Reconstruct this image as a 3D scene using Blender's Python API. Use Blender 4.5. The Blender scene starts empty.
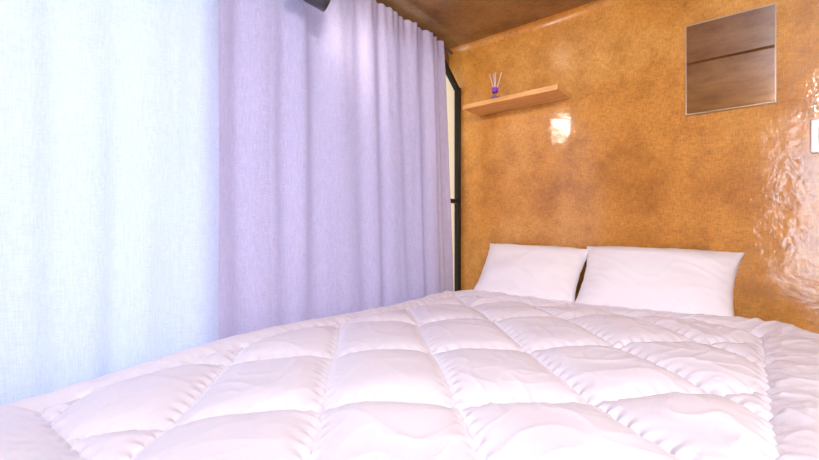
import bpy, bmesh, math, random
from mathutils import Vector, Matrix, noise
random.seed(3)
sc=bpy.context.scene
sc.view_settings.view_transform='Standard'
CZ=0.853; CEIL=2.01

# ---------------------------------------------------------------- helpers
def link(o,parent=None):
    sc.collection.objects.link(o)
    if parent: o.parent=parent
    return o
def empty(name):
    e=bpy.data.objects.new(name,None); return link(e)
def mesh_obj(name,verts,faces,mat=None,parent=None,smooth=False):
    me=bpy.data.meshes.new(name); me.from_pydata(verts,[],faces); me.update()
    if smooth:
        for p in me.polygons: p.use_smooth=True
    o=bpy.data.objects.new(name,me)
    if mat: me.materials.append(mat)
    return link(o,parent)
def box(name,lo,hi,mat,parent=None,bev=0.0):
    bm=bmesh.new(); bmesh.ops.create_cube(bm,size=1)
    c=[(a+b)/2 for a,b in zip(lo,hi)]; s=[b-a for a,b in zip(lo,hi)]
    for v in bm.verts: v.co=Vector((c[0]+v.co.x*s[0],c[1]+v.co.y*s[1],c[2]+v.co.z*s[2]))
    if bev>0: bmesh.ops.bevel(bm,geom=bm.edges[:],offset=bev,segments=3,affect='EDGES',profile=.5)
    me=bpy.data.meshes.new(name); bm.to_mesh(me); bm.free()
    me.materials.append(mat)
    return link(bpy.data.objects.new(name,me),parent)
def lathe(name,prof,mat,parent=None,seg=40,M=Matrix()):
    vs=[];fs=[]
    for r,z in prof:
        for i in range(seg):
            a=2*math.pi*i/seg; vs.append(M@Vector((r*math.cos(a),r*math.sin(a),z)))
    n=len(prof)
    for j in range(n-1):
        for i in range(seg):
            k=(i+1)%seg; fs.append((j*seg+i,j*seg+k,(j+1)*seg+k,(j+1)*seg+i))
    return mesh_obj(name,vs,fs,mat,parent,True)
def rod(name,a,b,r,mat,parent=None,seg=16):
    a=Vector(a);b=Vector(b);d=b-a
    M=Matrix.Translation(a)@d.to_track_quat('Z','Y').to_matrix().to_4x4()
    L=d.length
    return lathe(name,[(0.0001,0),(r,0),(r,L),(0.0001,L)],mat,parent,seg,M)
def bar(name,a,b,w,mat,parent=None):
    a=Vector(a);b=Vector(b);d=b-a
    M=Matrix.Translation(a)@d.to_track_quat('Z','Y').to_matrix().to_4x4()
    L=d.length;h=w/2
    vs=[M@Vector(p) for p in [(-h,-h,0),(h,-h,0),(h,h,0),(-h,h,0),(-h,-h,L),(h,-h,L),(h,h,L),(-h,h,L)]]
    return mesh_obj(name,vs,[(3,2,1,0),(4,5,6,7),(0,1,5,4),(1,2,6,5),(2,3,7,6),(3,0,4,7)],mat,parent)
class NT:
    def __init__(s,name):
        s.m=bpy.data.materials.new(name); s.m.use_nodes=True
        s.t=s.m.node_tree; s.t.nodes.clear()
        s.out=s.n('ShaderNodeOutputMaterial')
    def n(s,t,**k):
        nd=s.t.nodes.new(t)
        for a,b in k.items():
            if a in nd.inputs.keys(): nd.inputs[a].default_value=b
            else: setattr(nd,a,b)
        return nd
    def l(s,a,b): s.t.links.new(a,b)
    def coord(s,scale=(1,1,1)):
        tc=s.n('ShaderNodeTexCoord'); mp=s.n('ShaderNodeMapping'); mp.inputs['Scale'].default_value=scale
        s.l(tc.outputs['Object'],mp.inputs['Vector']); return mp.outputs['Vector']
    def noise(s,vec,scale,detail=4,rough=.55):
        n=s.n('ShaderNodeTexNoise'); n.inputs['Scale'].default_value=scale
        n.inputs['Detail'].default_value=detail; n.inputs['Roughness'].default_value=rough
        s.l(vec,n.inputs['Vector']); return n.outputs['Fac']
    def ramp(s,fac,stops):
        r=s.n('ShaderNodeValToRGB'); e=r.color_ramp.elements
        while len(e)<len(stops): e.new(.5)
        for i,(p,c) in enumerate(stops): e[i].position=p; e[i].color=(*c,1)
        s.l(fac,r.inputs['Fac']); return r.outputs['Color']
    def mix(s,a,b,fac,mode='MIX'):
        m=s.n('ShaderNodeMix',data_type='RGBA',blend_type=mode)
        for sock,v in ((m.inputs[6],a),(m.inputs[7],b),(m.inputs[0],fac)):
            if hasattr(v,'links'): s.l(v,sock)
            else: sock.default_value=v if not isinstance(v,tuple) else (*v,1)
        return m.outputs[2]
    def bump(s,h,st,dist=.01,prev=None):
        b=s.n('ShaderNodeBump'); b.inputs['Strength'].default_value=st; b.inputs['Distance'].default_value=dist
        s.l(h,b.inputs['Height'])
        if prev: s.l(prev,b.inputs['Normal'])
        return b.outputs['Normal']
def simple(name,col,rough=.5,metal=0,emit=None,es=0,nscale=60,nb=.05):
    t=NT(name); p=t.n('ShaderNodeBsdfPrincipled')
    v=t.coord(); f=t.noise(v,nscale)
    c=t.ramp(f,[(0.3,tuple(x*.92 for x in col)),(0.7,col)])
    t.l(c,p.inputs['Base Color']); p.inputs['Roughness'].default_value=rough; p.inputs['Metallic'].default_value=metal
    if nb: t.l(t.bump(f,nb,.002),p.inputs['Normal'])
    if emit: p.inputs['Emission Color'].default_value=(*emit,1); p.inputs['Emission Strength'].default_value=es
    t.l(p.outputs[0],t.out.inputs[0]); return t.m

def varnish(name,c0,c1,c2,rough=.22,axes=(1,1,1),bst=.25,spots=True,coat=1.0):
    t=NT(name); p=t.n('ShaderNodeBsdfPrincipled')
    v=t.coord(axes)
    big=t.noise(v,1.5,4,.55); mid=t.noise(v,6,7,.66); fine=t.noise(v,60,4,.75)
    fibv=t.coord((1,1,.12)); fibh=t.coord((.12,1,1))
    f1=t.noise(fibv,260,2,.6); f2=t.noise(fibh,260,2,.6); fib=t.mix(f1,f2,.5)
    base=t.ramp(big,[(.34,c0),(.5,c1),(.66,c2)])
    base=t.mix(base,t.ramp(mid,[(.3,(.60,.54,.48)),(.52,(1,1,1)),(.75,(1.12,1.16,1.22))]),.65,'MULTIPLY')
    base=t.mix(base,t.ramp(fine,[(.34,(.60,.52,.42)),(.55,(1.0,1.0,1.0))]),.45,'MULTIPLY')
    base=t.mix(base,t.ramp(fib,[(.38,(.60,.55,.45)),(.58,(1.08,1.08,1.06))]),.6,'MULTIPLY')
    if spots:
        vo=t.n('ShaderNodeTexVoronoi'); vo.inputs['Scale'].default_value=2.3; t.l(v,vo.inputs['Vector'])
        base=t.mix(base,t.ramp(vo.outputs['Distance'],[(.02,(.5,.4,.32)),(.032,(1,1,1))]),.8,'MULTIPLY')
    t.l(base,p.inputs['Base Color'])
    p.inputs['Roughness'].default_value=.5
    p.inputs['Specular IOR Level'].default_value=.25
    p.inputs['Coat Weight'].default_value=coat; p.inputs['Coat Roughness'].default_value=rough; p.inputs['Coat IOR'].default_value=1.5
    lump=t.noise(t.coord((1,1,1.5)),30,2,.5); pit=t.noise(t.coord((1,1,1.8)),75,2,.5); wav=t.noise(v,5,2,.5)
    b=t.bump(wav,.30,.012); b=t.bump(lump,.28,.0035,b); b=t.bump(pit,.30,.0014,b)
    t.l(t.bump(fine,.2,.001),p.inputs['Normal']); t.l(b,p.inputs['Coat Normal'])
    t.l(p.outputs[0],t.out.inputs[0]); return t.m

def wood(name,c0,c1,axis=(1,10,10),rough=.45,scale=6):
    t=NT(name); p=t.n('ShaderNodeBsdfPrincipled')
    v=t.coord(axis); f=t.noise(v,scale,6,.6); g=t.noise(v,scale*7,3,.6)
    c=t.ramp(f,[(.3,c0),(.7,c1)]); c=t.mix(c,t.ramp(g,[(.35,(.75,.72,.68)),(.6,(1,1,1))]),.5,'MULTIPLY')
    t.l(c,p.inputs['Base Color']); p.inputs['Roughness'].default_value=rough
    t.l(t.bump(g,.12,.002),p.inputs['Normal'])
    t.l(p.outputs[0],t.out.inputs[0]); return t.m

def cloth(name,col,trans=0.0,weave=700,tcol=None,streak=.1,sheen=.0):
    t=NT(name)
    d=t.n('ShaderNodeBsdfPrincipled'); d.inputs['Roughness'].default_value=.9
    d.inputs['Specular IOR Level'].default_value=.15
    if sheen: d.inputs['Sheen Weight'].default_value=sheen
    v1=t.coord((1,1,.06)); v2=t.coord((1,.06,1)); v3=t.coord()
    a=t.noise(v1,weave,2,.6); b=t.noise(v2,weave,2,.6); c=t.noise(v3,2.5,3,.5)
    m=t.mix(a,b,.5)
    colr=t.ramp(m,[(.38,tuple(x*(1-streak*1.6) for x in col)),(.6,tuple(min(1,x*(1+streak*.3)) for x in col))])
    colr=t.mix(colr,t.ramp(c,[(.3,(.95,.95,.96)),(.7,(1,1,1))]),.6,'MULTIPLY')
    t.l(colr,d.inputs['Base Color'])
    bn=t.bump(m,.25,.0015); t.l(bn,d.inputs['Normal'])
    if trans>0:
        tr=t.n('ShaderNodeBsdfTranslucent'); 
        t.l(t.mix(colr,tcol or col,.5),tr.inputs['Color']); t.l(bn,tr.inputs['Normal'])
        mx=t.n('ShaderNodeMixShader'); mx.inputs[0].default_value=trans
        t.l(d.outputs[0],mx.inputs[1]); t.l(tr.outputs[0],mx.inputs[2]); t.l(mx.outputs[0],t.out.inputs[0])
    else: t.l(d.outputs[0],t.out.inputs[0])
    return t.m

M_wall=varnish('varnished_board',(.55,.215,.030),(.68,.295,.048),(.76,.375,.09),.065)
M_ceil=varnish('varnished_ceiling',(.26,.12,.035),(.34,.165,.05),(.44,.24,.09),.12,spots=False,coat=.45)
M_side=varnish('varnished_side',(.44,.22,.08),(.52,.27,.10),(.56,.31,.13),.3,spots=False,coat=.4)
M_floor=wood('floor_wood',(.22,.12,.06),(.34,.2,.11),(8,1,8))
M_shelf=wood('shelf_wood',(.72,.32,.08),(.92,.54,.20),(1,9,9),.4)
M_bed=wood('bed_wood',(.3,.17,.08),(.42,.25,.13),(9,1,9))
M_black=simple('black_metal',(.012,.012,.015),.35,.3)
M_grey=simple('grey_metal',(.10,.10,.11),.35,.5)
M_white=simple('white_plastic',(.85,.85,.84),.3,nb=0)
M_duvet=cloth('duvet_cotton',(.88,.84,.91),0,500,streak=.02,sheen=.1)
M_pillow=cloth('pillow_cotton',(.92,.87,.89),0,500,streak=.02)
M_matt=cloth('mattress_fabric',(.75,.7,.68),0,300,streak=.05)
M_curL=cloth('curtain_blue_linen',(.70,.76,.91),.42,420,(.68,.77,1.0),.09)
M_curR=cloth('curtain_lavender_linen',(.58,.52,.70),.25,420,(.60,.56,.84),.14)
t=NT('frosted_glass'); tr=t.n('ShaderNodeBsdfTranslucent'); tr.inputs[0].default_value=(.90,.90,.92,1)
g=t.n('ShaderNodeBsdfGlossy'); g.inputs['Roughness'].default_value=.15
mx=t.n('ShaderNodeMixShader'); mx.inputs[0].default_value=.08
t.l(tr.outputs[0],mx.inputs[1]); t.l(g.outputs[0],mx.inputs[2]); t.l(mx.outputs[0],t.out.inputs[0]); M_frost=t.m
t=NT('mirror_silver'); g=t.n('ShaderNodeBsdfPrincipled'); g.inputs['Metallic'].default_value=1; g.inputs['Roughness'].default_value=.03
g.inputs['Base Color'].default_value=(.93,.89,.84,1); t.l(g.outputs[0],t.out.inputs[0]); M_mirror=t.m
t=NT('clear_glass'); g=t.n('ShaderNodeBsdfPrincipled'); g.inputs['Transmission Weight'].default_value=1; g.inputs['Roughness'].default_value=.02
g.inputs['Base Color'].default_value=(.95,.93,1,1); t.l(g.outputs[0],t.out.inputs[0]); M_glass=t.m

# ---------------------------------------------------------------- room shell
XR=2.50; YF=-3.3; XL=-.05; DX=.19
box('floor',(XL-.1,YF-.1,-.08),(XR+.1,.1,0),M_floor)
box('wall_back',(XL-.1,0,0),(XR+.1,.08,CEIL),M_wall)
box('wall_right',(XR,YF,0),(XR+.08,0,CEIL),M_side)
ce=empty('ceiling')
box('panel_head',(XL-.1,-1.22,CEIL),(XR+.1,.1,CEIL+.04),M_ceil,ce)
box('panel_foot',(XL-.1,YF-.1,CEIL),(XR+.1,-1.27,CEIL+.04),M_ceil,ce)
box('joint_backing',(XL-.1,-1.3,CEIL+.04),(XR+.1,-1.18,CEIL+.06),M_black,ce)
cr=.035; vs=[];fs=[]
for i in range(9):
    a=math.pi/2*i/8
    for x in (XL,XR): vs.append((x,-cr+cr*math.cos(a)-.0005,CEIL-cr+cr*math.sin(a)-.0005))
for i in range(8): fs.append((2*i,2*i+1,2*i+3,2*i+2))
mesh_obj('trim_1',vs,fs,M_wall,None,True)
wl=empty('wall_left')
box('lower',(XL-.08,YF,0),(XL,0,.30),M_side,wl)
box('upper',(XL-.08,YF,1.90),(XL,0,CEIL),M_ceil,wl)
box('side_near',(XL-.08,YF,.3),(XL,-2.95,1.9),M_side,wl)
box('side_far',(XL-.08,-.012,.3),(XL,0,1.9),M_side,wl)
wf=empty('wall_front')
box('left_part',(XL-.1,YF-.08,0),(1.45+DX,YF,CEIL),M_side,wf)
box('right_part',(2.25+DX,YF-.08,0),(XR,YF,CEIL),M_side,wf)
box('over_door',(1.45+DX,YF-.08,1.92),(2.25+DX,YF,CEIL),M_side,wf)
dr=empty('door_1')
for n,a,b in (('stile_a',(1.452,YF-.06,.002),(1.52,YF-.02,1.915)),('stile_b',(2.18,YF-.06,.002),(2.248,YF-.02,1.915)),
              ('rail_top',(1.52,YF-.06,1.85),(2.18,YF-.02,1.915)),('rail_bottom',(1.52,YF-.06,.002),(2.18,YF-.02,.09)),('rail_mid',(1.52,YF-.06,.95),(2.18,YF-.02,1.0))):
    box(n,(a[0]+DX,a[1],a[2]),(b[0]+DX,b[1],b[2]),M_black,dr,.004)
box('glazing',(1.52+DX,YF-.045,.09),(2.18+DX,YF-.04,1.85),M_frost,dr)

# ---------------------------------------------------------------- window
t=NT('amber_frosted_glass'); tr=t.n('ShaderNodeBsdfTranslucent')
t.l(t.ramp(t.noise(t.coord(),3),[(.3,(1,.70,.40)),(.7,(1,.76,.48))]),tr.inputs[0]); t.l(tr.outputs[0],t.out.inputs[0]); M_pane=t.m
w=empty('window_1')
PX=.028
bar('post',(PX,-.022,.3),(PX,-.022,CZ+.90),.034,M_black,w)
bar('corner_brace',(PX,-.024,CZ+.885),(PX,-.20,CZ+1.03),.030,M_black,w)
bar('head',(PX,-.19,CZ+1.025),(PX,-2.93,CZ+1.025),.030,M_black,w)
bar('sill',(PX,-.03,.32),(PX,-2.93,.32),.034,M_black,w)
bar('post_near',(PX,-2.93,.3),(PX,-2.93,CZ+1.03),.034,M_black,w)
bar('latch',(PX+.004,-.03,CZ+.18),(PX+.004,-.17,CZ+.18),.026,M_black,w)
mesh_obj('side_pane',[(PX-.01,-.03,.32),(PX-.01,-.34,.32),(PX-.01,-.34,CZ+1.02),(PX-.01,-.2,CZ+1.02),(PX-.01,-.03,CZ+.89)],[(0,1,2,3,4)],M_pane,w)
mesh_obj('pane',[(PX-.01,-.34,.32),(PX-.01,-2.93,.32),(PX-.01,-2.93,CZ+1.02),(PX-.01,-.34,CZ+1.02)],[(0,1,2,3)],M_frost,w)

# ---------------------------------------------------------------- curtains
def curtain(name,y0f,y1f,x0,z0,z1,mat,nf,amp,seed,gather=0):
    NU=520;NV=80;vs=[];fs=[]
    for j in range(NV+1):
        v=j/NV; z=z0+(z1-z0)*v
        for i in range(NU+1):
            u=i/NU
            a=y0f(v);b=y1f(v); y=a+(b-a)*u
            ph=u*nf*2*math.pi+3.4*noise.noise(Vector((u*5,seed,0)))
            am=amp*(.3+1.5*abs(noise.noise(Vector((u*4.3,seed+5,v*.6)))))
            f=math.sin(ph+.35*math.sin(v*2+u*9))
            top=max(0,(v-.90)/.10)
            x=x0+am*f*(1-.25*v)+.006*noise.noise(Vector((u*24,v*2.5,seed)))
            x+=top*.003*math.sin(u*nf*7*math.pi)
            if gather:
                g=max(0,(u-.86)/.14); x+=g*.016*math.sin(u*130)+g*.008
            x+=.012*noise.noise(Vector((u*3,v*3,seed+9)))*(1-v)
            z2=z+top*.003*math.sin(u*nf*7*math.pi+1)
            vs.append((x,y,z2))
    W=NU+1
    for j in range(NV):
        for i in range(NU):
            a=j*W+i; fs.append((a,a+1,a+W+1,a+W))
    return mesh_obj(name,vs,fs,mat,None,True)
curtain('curtain',lambda v:-1.64,lambda v:-.15-.09*v**1.5,.09,.16,1.945,M_curR,8,.023,2.0,1)
curtain('curtain.001',lambda v:-3.2,lambda v:-1.605,.132,.16,1.955,M_curL,8,.022,8.0)
rl=empty('curtain_rail')
bar('track',(.052,-.12,1.935),(.052,-3.25,1.935),.012,M_grey,rl)
for k in range(6):
    y=-.3-k*.55; box('bracket_%d'%k,(XL,y-.01,1.925),(.047,y+.01,1.94),M_grey,rl)

# ---------------------------------------------------------------- bed
bed=empty('bed')
BX0,BX1,BY0,BY1=.20,1.60,-2.24,-.03
for n,a,b in (('rail_l',(BX0,BY0,.14),(BX0+.04,BY1,.26)),('rail_r',(BX1-.04,BY0,.14),(BX1,BY1,.26)),
              ('rail_f',(BX0+.04,BY0,.14),(BX1-.04,BY0+.04,.26)),('rail_h',(BX0+.04,BY1-.04,.14),(BX1-.04,BY1,.26))):
    box(n,a,b,M_bed,bed,.004)
for i in range(9):
    y=BY0+.07+i*.24; box('slat_%d'%i,(BX0+.04,y,.225),(BX1-.04,y+.08,.25),M_bed,bed)
for i,(x,y) in enumerate(((BX0,BY0),(BX1-.06,BY0),(BX0,BY1-.06),(BX1-.06,BY1-.06))):
    box('leg_%d'%i,(x,y,0),(x+.06,y+.06,.14),M_bed,bed,.004)
box('mattress',(BX0+.01,BY0+.02,.26),(BX1-.01,BY1-.01,.445),M_matt,bed,.035)

# ---------------------------------------------------------------- duvet
def tri(x): return abs((x%1.0)-.5)*4-1
S1,S2=.395,.50
def seamd(x,y):
    wob=.012*noise.noise(Vector((x*3,y*3,60)))*1.4
    a=(x+y+.93+wob)/S1; b=(x-y-.06-wob)/S2
    da=(a-round(a))*S1/1.414; db=(b-round(b))*S2/1.414
    za=.006*tri((x-y)/.05)*math.exp(-(da/.018)**2); zb=.006*tri((x+y)/.05)*math.exp(-(db/.018)**2)
    return abs(da+za),abs(db+zb)
TOP=.497
cx0,cx1,cy0,cy1=.215,1.60,-2.20,-.31
R=.13; rr=.065
XA,XB,YA,YB=cx0-.16,cx1+.34,cy0-.34,cy1+.10
NX=620; NY=820
vs=[];fs=[]
def edge_d(d,t):
    return abs(d+.006*tri(t/.05)*math.exp(-(d/.018)**2))
def sat(d,k): return 1-math.exp(-d/k)
def puff(x,y):
    c=[(x-(cx0+.05),y),(1.50-x,y),(y-(-2.07),x),(-.42+.015*math.sin(x*7)-y,x)]
    dm,tt=min(c); inside=dm>0; db=edge_d(dm,tt)
    if inside:
        a,b=seamd(x,y); m=min(a,b,db)
        h=.035*sat(a,.028)*sat(b,.028)*sat(db,.028)
    else:
        m=db; h=.024*sat(db,.025)
        h+=.004*noise.noise(Vector((x*16,y*16,7)))*min(1,m/.02)+.0015*noise.noise(Vector((x*45,y*45,2)))*min(1,m/.02)
    h-=.0065*math.exp(-(m/.004)**2)
    wv=noise.noise(Vector((x*34,y*34,0)))*math.exp(-m/.035)
    h+=.0026*wv*min(1,m/.008)
    h+=.005*noise.noise(Vector((x*8,y*8,4)))*min(1,m/.02)
    wx=x+.08*noise.noise(Vector((x*3,y*3,11))); wy=y+.08*noise.noise(Vector((x*3,y*3,15)))
    r1=1-abs(noise.noise(Vector((wx*4.5,wy*7,21))))*2.4
    r2=1-abs(noise.noise(Vector((wx*14,wy*8,31))))*2.6
    hm=max(0,1-abs(y+.25)/.5); rt=max(0,min(1,(x-.9)/.6))
    h+=(.002+.006*hm+.002*rt)*max(0,r1)**3+(.0012+.004*hm+.002*rt)*max(0,r2)**3
    h+=.016*noise.noise(Vector((x*2.2,y*2.2,40)))
    s=min(1,max(0,(-1.35-y)/.8)); q=min(1,max(0,(1.0-x)/.7))
    h-=.042*s*s*(3-2*s)*q*q*(3-2*q)
    return h
for j in range(NY+1):
    py=YA+(YB-YA)*j/NY
    for i in range(NX+1):
        px=XA+(XB-XA)*i/NX
        qx=min(max(px,cx0+R),cx1-R); qy=min(max(py,cy0+R),cy1-R)
        dx=px-qx; dy=py-qy; L=math.hypot(dx,dy)
        h=puff(px,py)
        if L<=R:
            vs.append((px,py,TOP+h)); continue
        nx,ny=dx/L,dy/L; bx,by=qx+nx*R,qy+ny*R; e=L-R
        th=e/rr
        if th<math.pi/2:
            X=bx+nx*rr*math.sin(th);Y=by+ny*rr*math.sin(th);Z=TOP-rr*(1-math.cos(th))
            sn,cs=math.sin(th),math.cos(th)
        else:
            X=bx+nx*rr;Y=by+ny*rr;Z=TOP-rr-(e-rr*math.pi/2);sn,cs=1,0
            fl=(e-rr*math.pi/2)
            wv=.03*fl/.3*math.sin((px*ny-py*nx)*18)
            X+=nx*wv;Y+=ny*wv
        X+=nx*sn*h;Y+=ny*sn*h;Z+=cs*h
        vs.append((X,Y,Z))
W=NX+1
for j in range(NY):
    for i in range(NX):
        a=j*W+i; fs.append((a,a+1,a+W+1,a+W))
dv=mesh_obj('duvet',vs,fs,M_duvet,None,True)

# ---------------------------------------------------------------- pillows
def pillow(name,c,w,h,th,tilt,yaw,roll,seed):
    N=80;vs=[];fs=[];idx={}
    for side in (1,-1):
        for j in range(N+1):
            for i in range(N+1):
                u=-1+2*i/N;v=-1+2*j/N
                edge=(i in(0,N) or j in(0,N))
                if side==-1 and edge: idx[(side,i,j)]=idx[(1,i,j)]; continue
                pin=1-.09*(1-u*u)*abs(v)**3*(.25 if v>0 else 1); pinu=1-.09*(1-v*v)*abs(u)**3
                x=u*w/2*pinu; y=v*h/2*pin
                t=((1-abs(u)**3)**.7)*((1-abs(v)**3)**.7)
                z=side*th/2*t
                z+=side*.018*noise.noise(Vector((u*1.9,v*1.9,seed)))*t
                rg=1-abs(noise.noise(Vector((u*1.6+seed,v*2+u,seed*2))))*4
                z+=side*.003*max(0,rg)**2*t
                e=max(abs(u),abs(v))
                z+=.007*noise.noise(Vector((u*6,v*6,seed+3)))*e**4
                idx[(side,i,j)]=len(vs); vs.append(Vector((x,y,z)))
    for side in (1,-1):
        for j in range(N):
            for i in range(N):
                q=[idx[(side,i,j)],idx[(side,i+1,j)],idx[(side,i+1,j+1)],idx[(side,i,j+1)]]
                fs.append(tuple(q if side==1 else q[::-1]))
    M=Matrix.Translation(c)@Matrix.Rotation(yaw,4,'Z')@Matrix.Rotation(tilt,4,'X')@Matrix.Rotation(roll,4,'Z')
    return mesh_obj(name,[M@v for v in vs],fs,M_pillow,None,True)
pillow('pillow',(.560,-.175,.612),.57,.39,.19,math.radians(52),.03,-.04,1.3)
pillow('pillow.001',(1.13,-.175,.612),.63,.39,.20,math.radians(52),-.02,-.02,5.1)

# ---------------------------------------------------------------- shelf, diffuser
sh=empty('wall_shelf')
SZ=CZ+.700
box('board',(.172,-.19,SZ),(.727,-.001,SZ+.026),M_shelf,sh,.003)
df=empty('reed_diffuser')
bx,by,bz=.345,-.12,SZ+.026
T=Matrix.Translation((bx,by,bz))
lathe('bottle',[(.0001,0),(.022,0),(.025,.004),(.025,.045),(.018,.056),(.011,.062),(.011,.08),(.008,.08),(.008,.06),(.014,.052),(.021,.042),(.021,.006),(.0001,.005)],M_glass,df,32,T)
M_pur=simple('purple_label',(.36,.05,.72),.5)
M_reed=simple('reed',(.92,.82,.80),.8)
lathe('ribbon',[(.0125,.052),(.0175,.054),(.0175,.080),(.0125,.082)],M_pur,df,24,T)
lathe('oil',[(.0001,.006),(.0205,.007),(.0205,.03),(.0001,.03)],simple('oil',(.45,.25,.6),.2,nb=0),df,24,T)
for k,(a,b) in enumerate(((.040,.0),(-.040,.01),(.012,-.02),(-.020,.02),(.026,.02))):
    rod('reed_%d'%k,(bx-a*.25,by-b*.25,bz+.01),(bx+a*1.0,by+b,bz+.160+.014*(k%2)),.0024,M_reed,df,8)

# ---------------------------------------------------------------- mirror, switch
mi=empty('wall_mirror')
x0,x1,z0,z1=1.24,1.549,CZ+.518,CZ+.921
box('glass',(x0+.003,-.012,z0+.003),(x1-.003,-.004,z1-.003),M_mirror,mi)
M_fr=simple('mirror_edge',(.55,.42,.28),.3,.3)
f=.004
box('edge_b',(x0,-.014,z0),(x1,-.001,z0+f),M_fr,mi);box('edge_t',(x0,-.014,z1-f),(x1,-.001,z1),M_fr,mi)
box('edge_l',(x0,-.014,z0+f),(x0+f,-.001,z1-f),M_fr,mi);box('edge_r',(x1-f,-.014,z0+f),(x1,-.001,z1-f),M_fr,mi)
sw=empty('light_switch')
box('plate',(1.65,-.012,CZ+.30),(1.73,-.001,CZ+.43),M_white,sw,.004)
box('rocker',(1.67,-.018,CZ+.33),(1.71,-.012,CZ+.40),M_white,sw,.003)

# ---------------------------------------------------------------- ceiling spotlight
sp=empty('ceiling_spotlight')
P=Vector((.225,-1.32,CZ+.88)); D=Vector((.30,1.0,-.22)).normalized()
Q=D.to_track_quat('Z','Y').to_matrix().to_4x4()
MM=Matrix.Translation(P)@Q
lathe('head',[(.0001,-.075),(.028,-.075),(.036,-.066),(.036,-.02),(.048,.0),(.05,.075),(.046,.075),(.044,.01),(.0001,.0)],M_grey,sp,40,MM)
M_lens=simple('lamp_lens',(1,.9,.8),.4,emit=(1,.90,.75),es=80,nb=0)
lathe('lens',[(.0001,.055),(.040,.055)],M_lens,sp,32,MM)
rod('stem',P+Vector((0,0,.03)),(P.x,P.y,CEIL-.012),.008,M_grey,sp)
lathe('base',[(.0001,CEIL-.02),(.045,CEIL-.02),(.045,CEIL),(.0001,CEIL)],M_grey,sp,32,Matrix.Translation((P.x,P.y,0)))

cl=empty('added_fill_lamp')  # made-up fixture, out of view, added to brighten the room
LX,LY=2.12,-2.45
M_glow=simple('added_fill_glow',(1,1,1),.4,emit=(1,.93,.88),es=5,nb=0)  # glow of the added fill fixture
lathe('diffuser',[(.0001,CEIL-.06),(.10,CEIL-.055),(.13,CEIL-.03),(.135,CEIL-.01)],M_glow,cl,40,Matrix.Translation((LX,LY,0)))
lathe('rim',[(.135,CEIL-.02),(.15,CEIL-.02),(.15,CEIL),(.0001,CEIL)],M_white,cl,40,Matrix.Translation((LX,LY,0)))

# ---------------------------------------------------------------- lights
def area(name,loc,target,sx,sy,power,col):
    l=bpy.data.lights.new(name,'AREA'); l.shape='RECTANGLE'; l.size=sx; l.size_y=sy; l.energy=power; l.color=col
    o=bpy.data.objects.new(name,l); o.location=loc
    o.rotation_euler=(Vector(target)-Vector(loc)).to_track_quat('-Z','Y').to_euler(); return link(o)
s=bpy.data.lights.new('spot_beam','SPOT'); s.energy=10; s.color=(1,.86,.72); s.spot_size=math.radians(120); s.spot_blend=.9; s.shadow_soft_size=.03
o=bpy.data.objects.new('spot_beam',s); o.location=P+D*.085; o.rotation_euler=D.to_track_quat('-Z','Y').to_euler(); link(o)
area('window_daylight',(-.7,-1.9,1.2),(0,-1.9,1.2),3.0,1.9,37,(.68,.80,1))
area('door_daylight',(1.85+DX,YF-.3,1.1),(1.85+DX,0,1.1),.9,1.8,110,(.82,.88,1))
area('added_fill_light',(LX,LY,CEIL-.08),(.9,-1.2,.5),.3,.3,54,(.95,.95,1))  # added fill from the made-up fixture, no known source there
w=bpy.data.worlds.new('sky'); sc.world=w; w.use_nodes=True
w.node_tree.nodes['Background'].inputs[0].default_value=(.75,.85,1,1); w.node_tree.nodes['Background'].inputs[1].default_value=1.0

# ---------------------------------------------------------------- camera
cam=bpy.data.cameras.new('camera'); cam.lens=18.33; cam.sensor_width=36; cam.clip_start=.02
c=bpy.data.objects.new('camera',cam); c.location=(1.469,-2.261,CZ)
c.rotation_euler=(math.radians(90),0,math.radians(39.3)); link(c); sc.camera=c
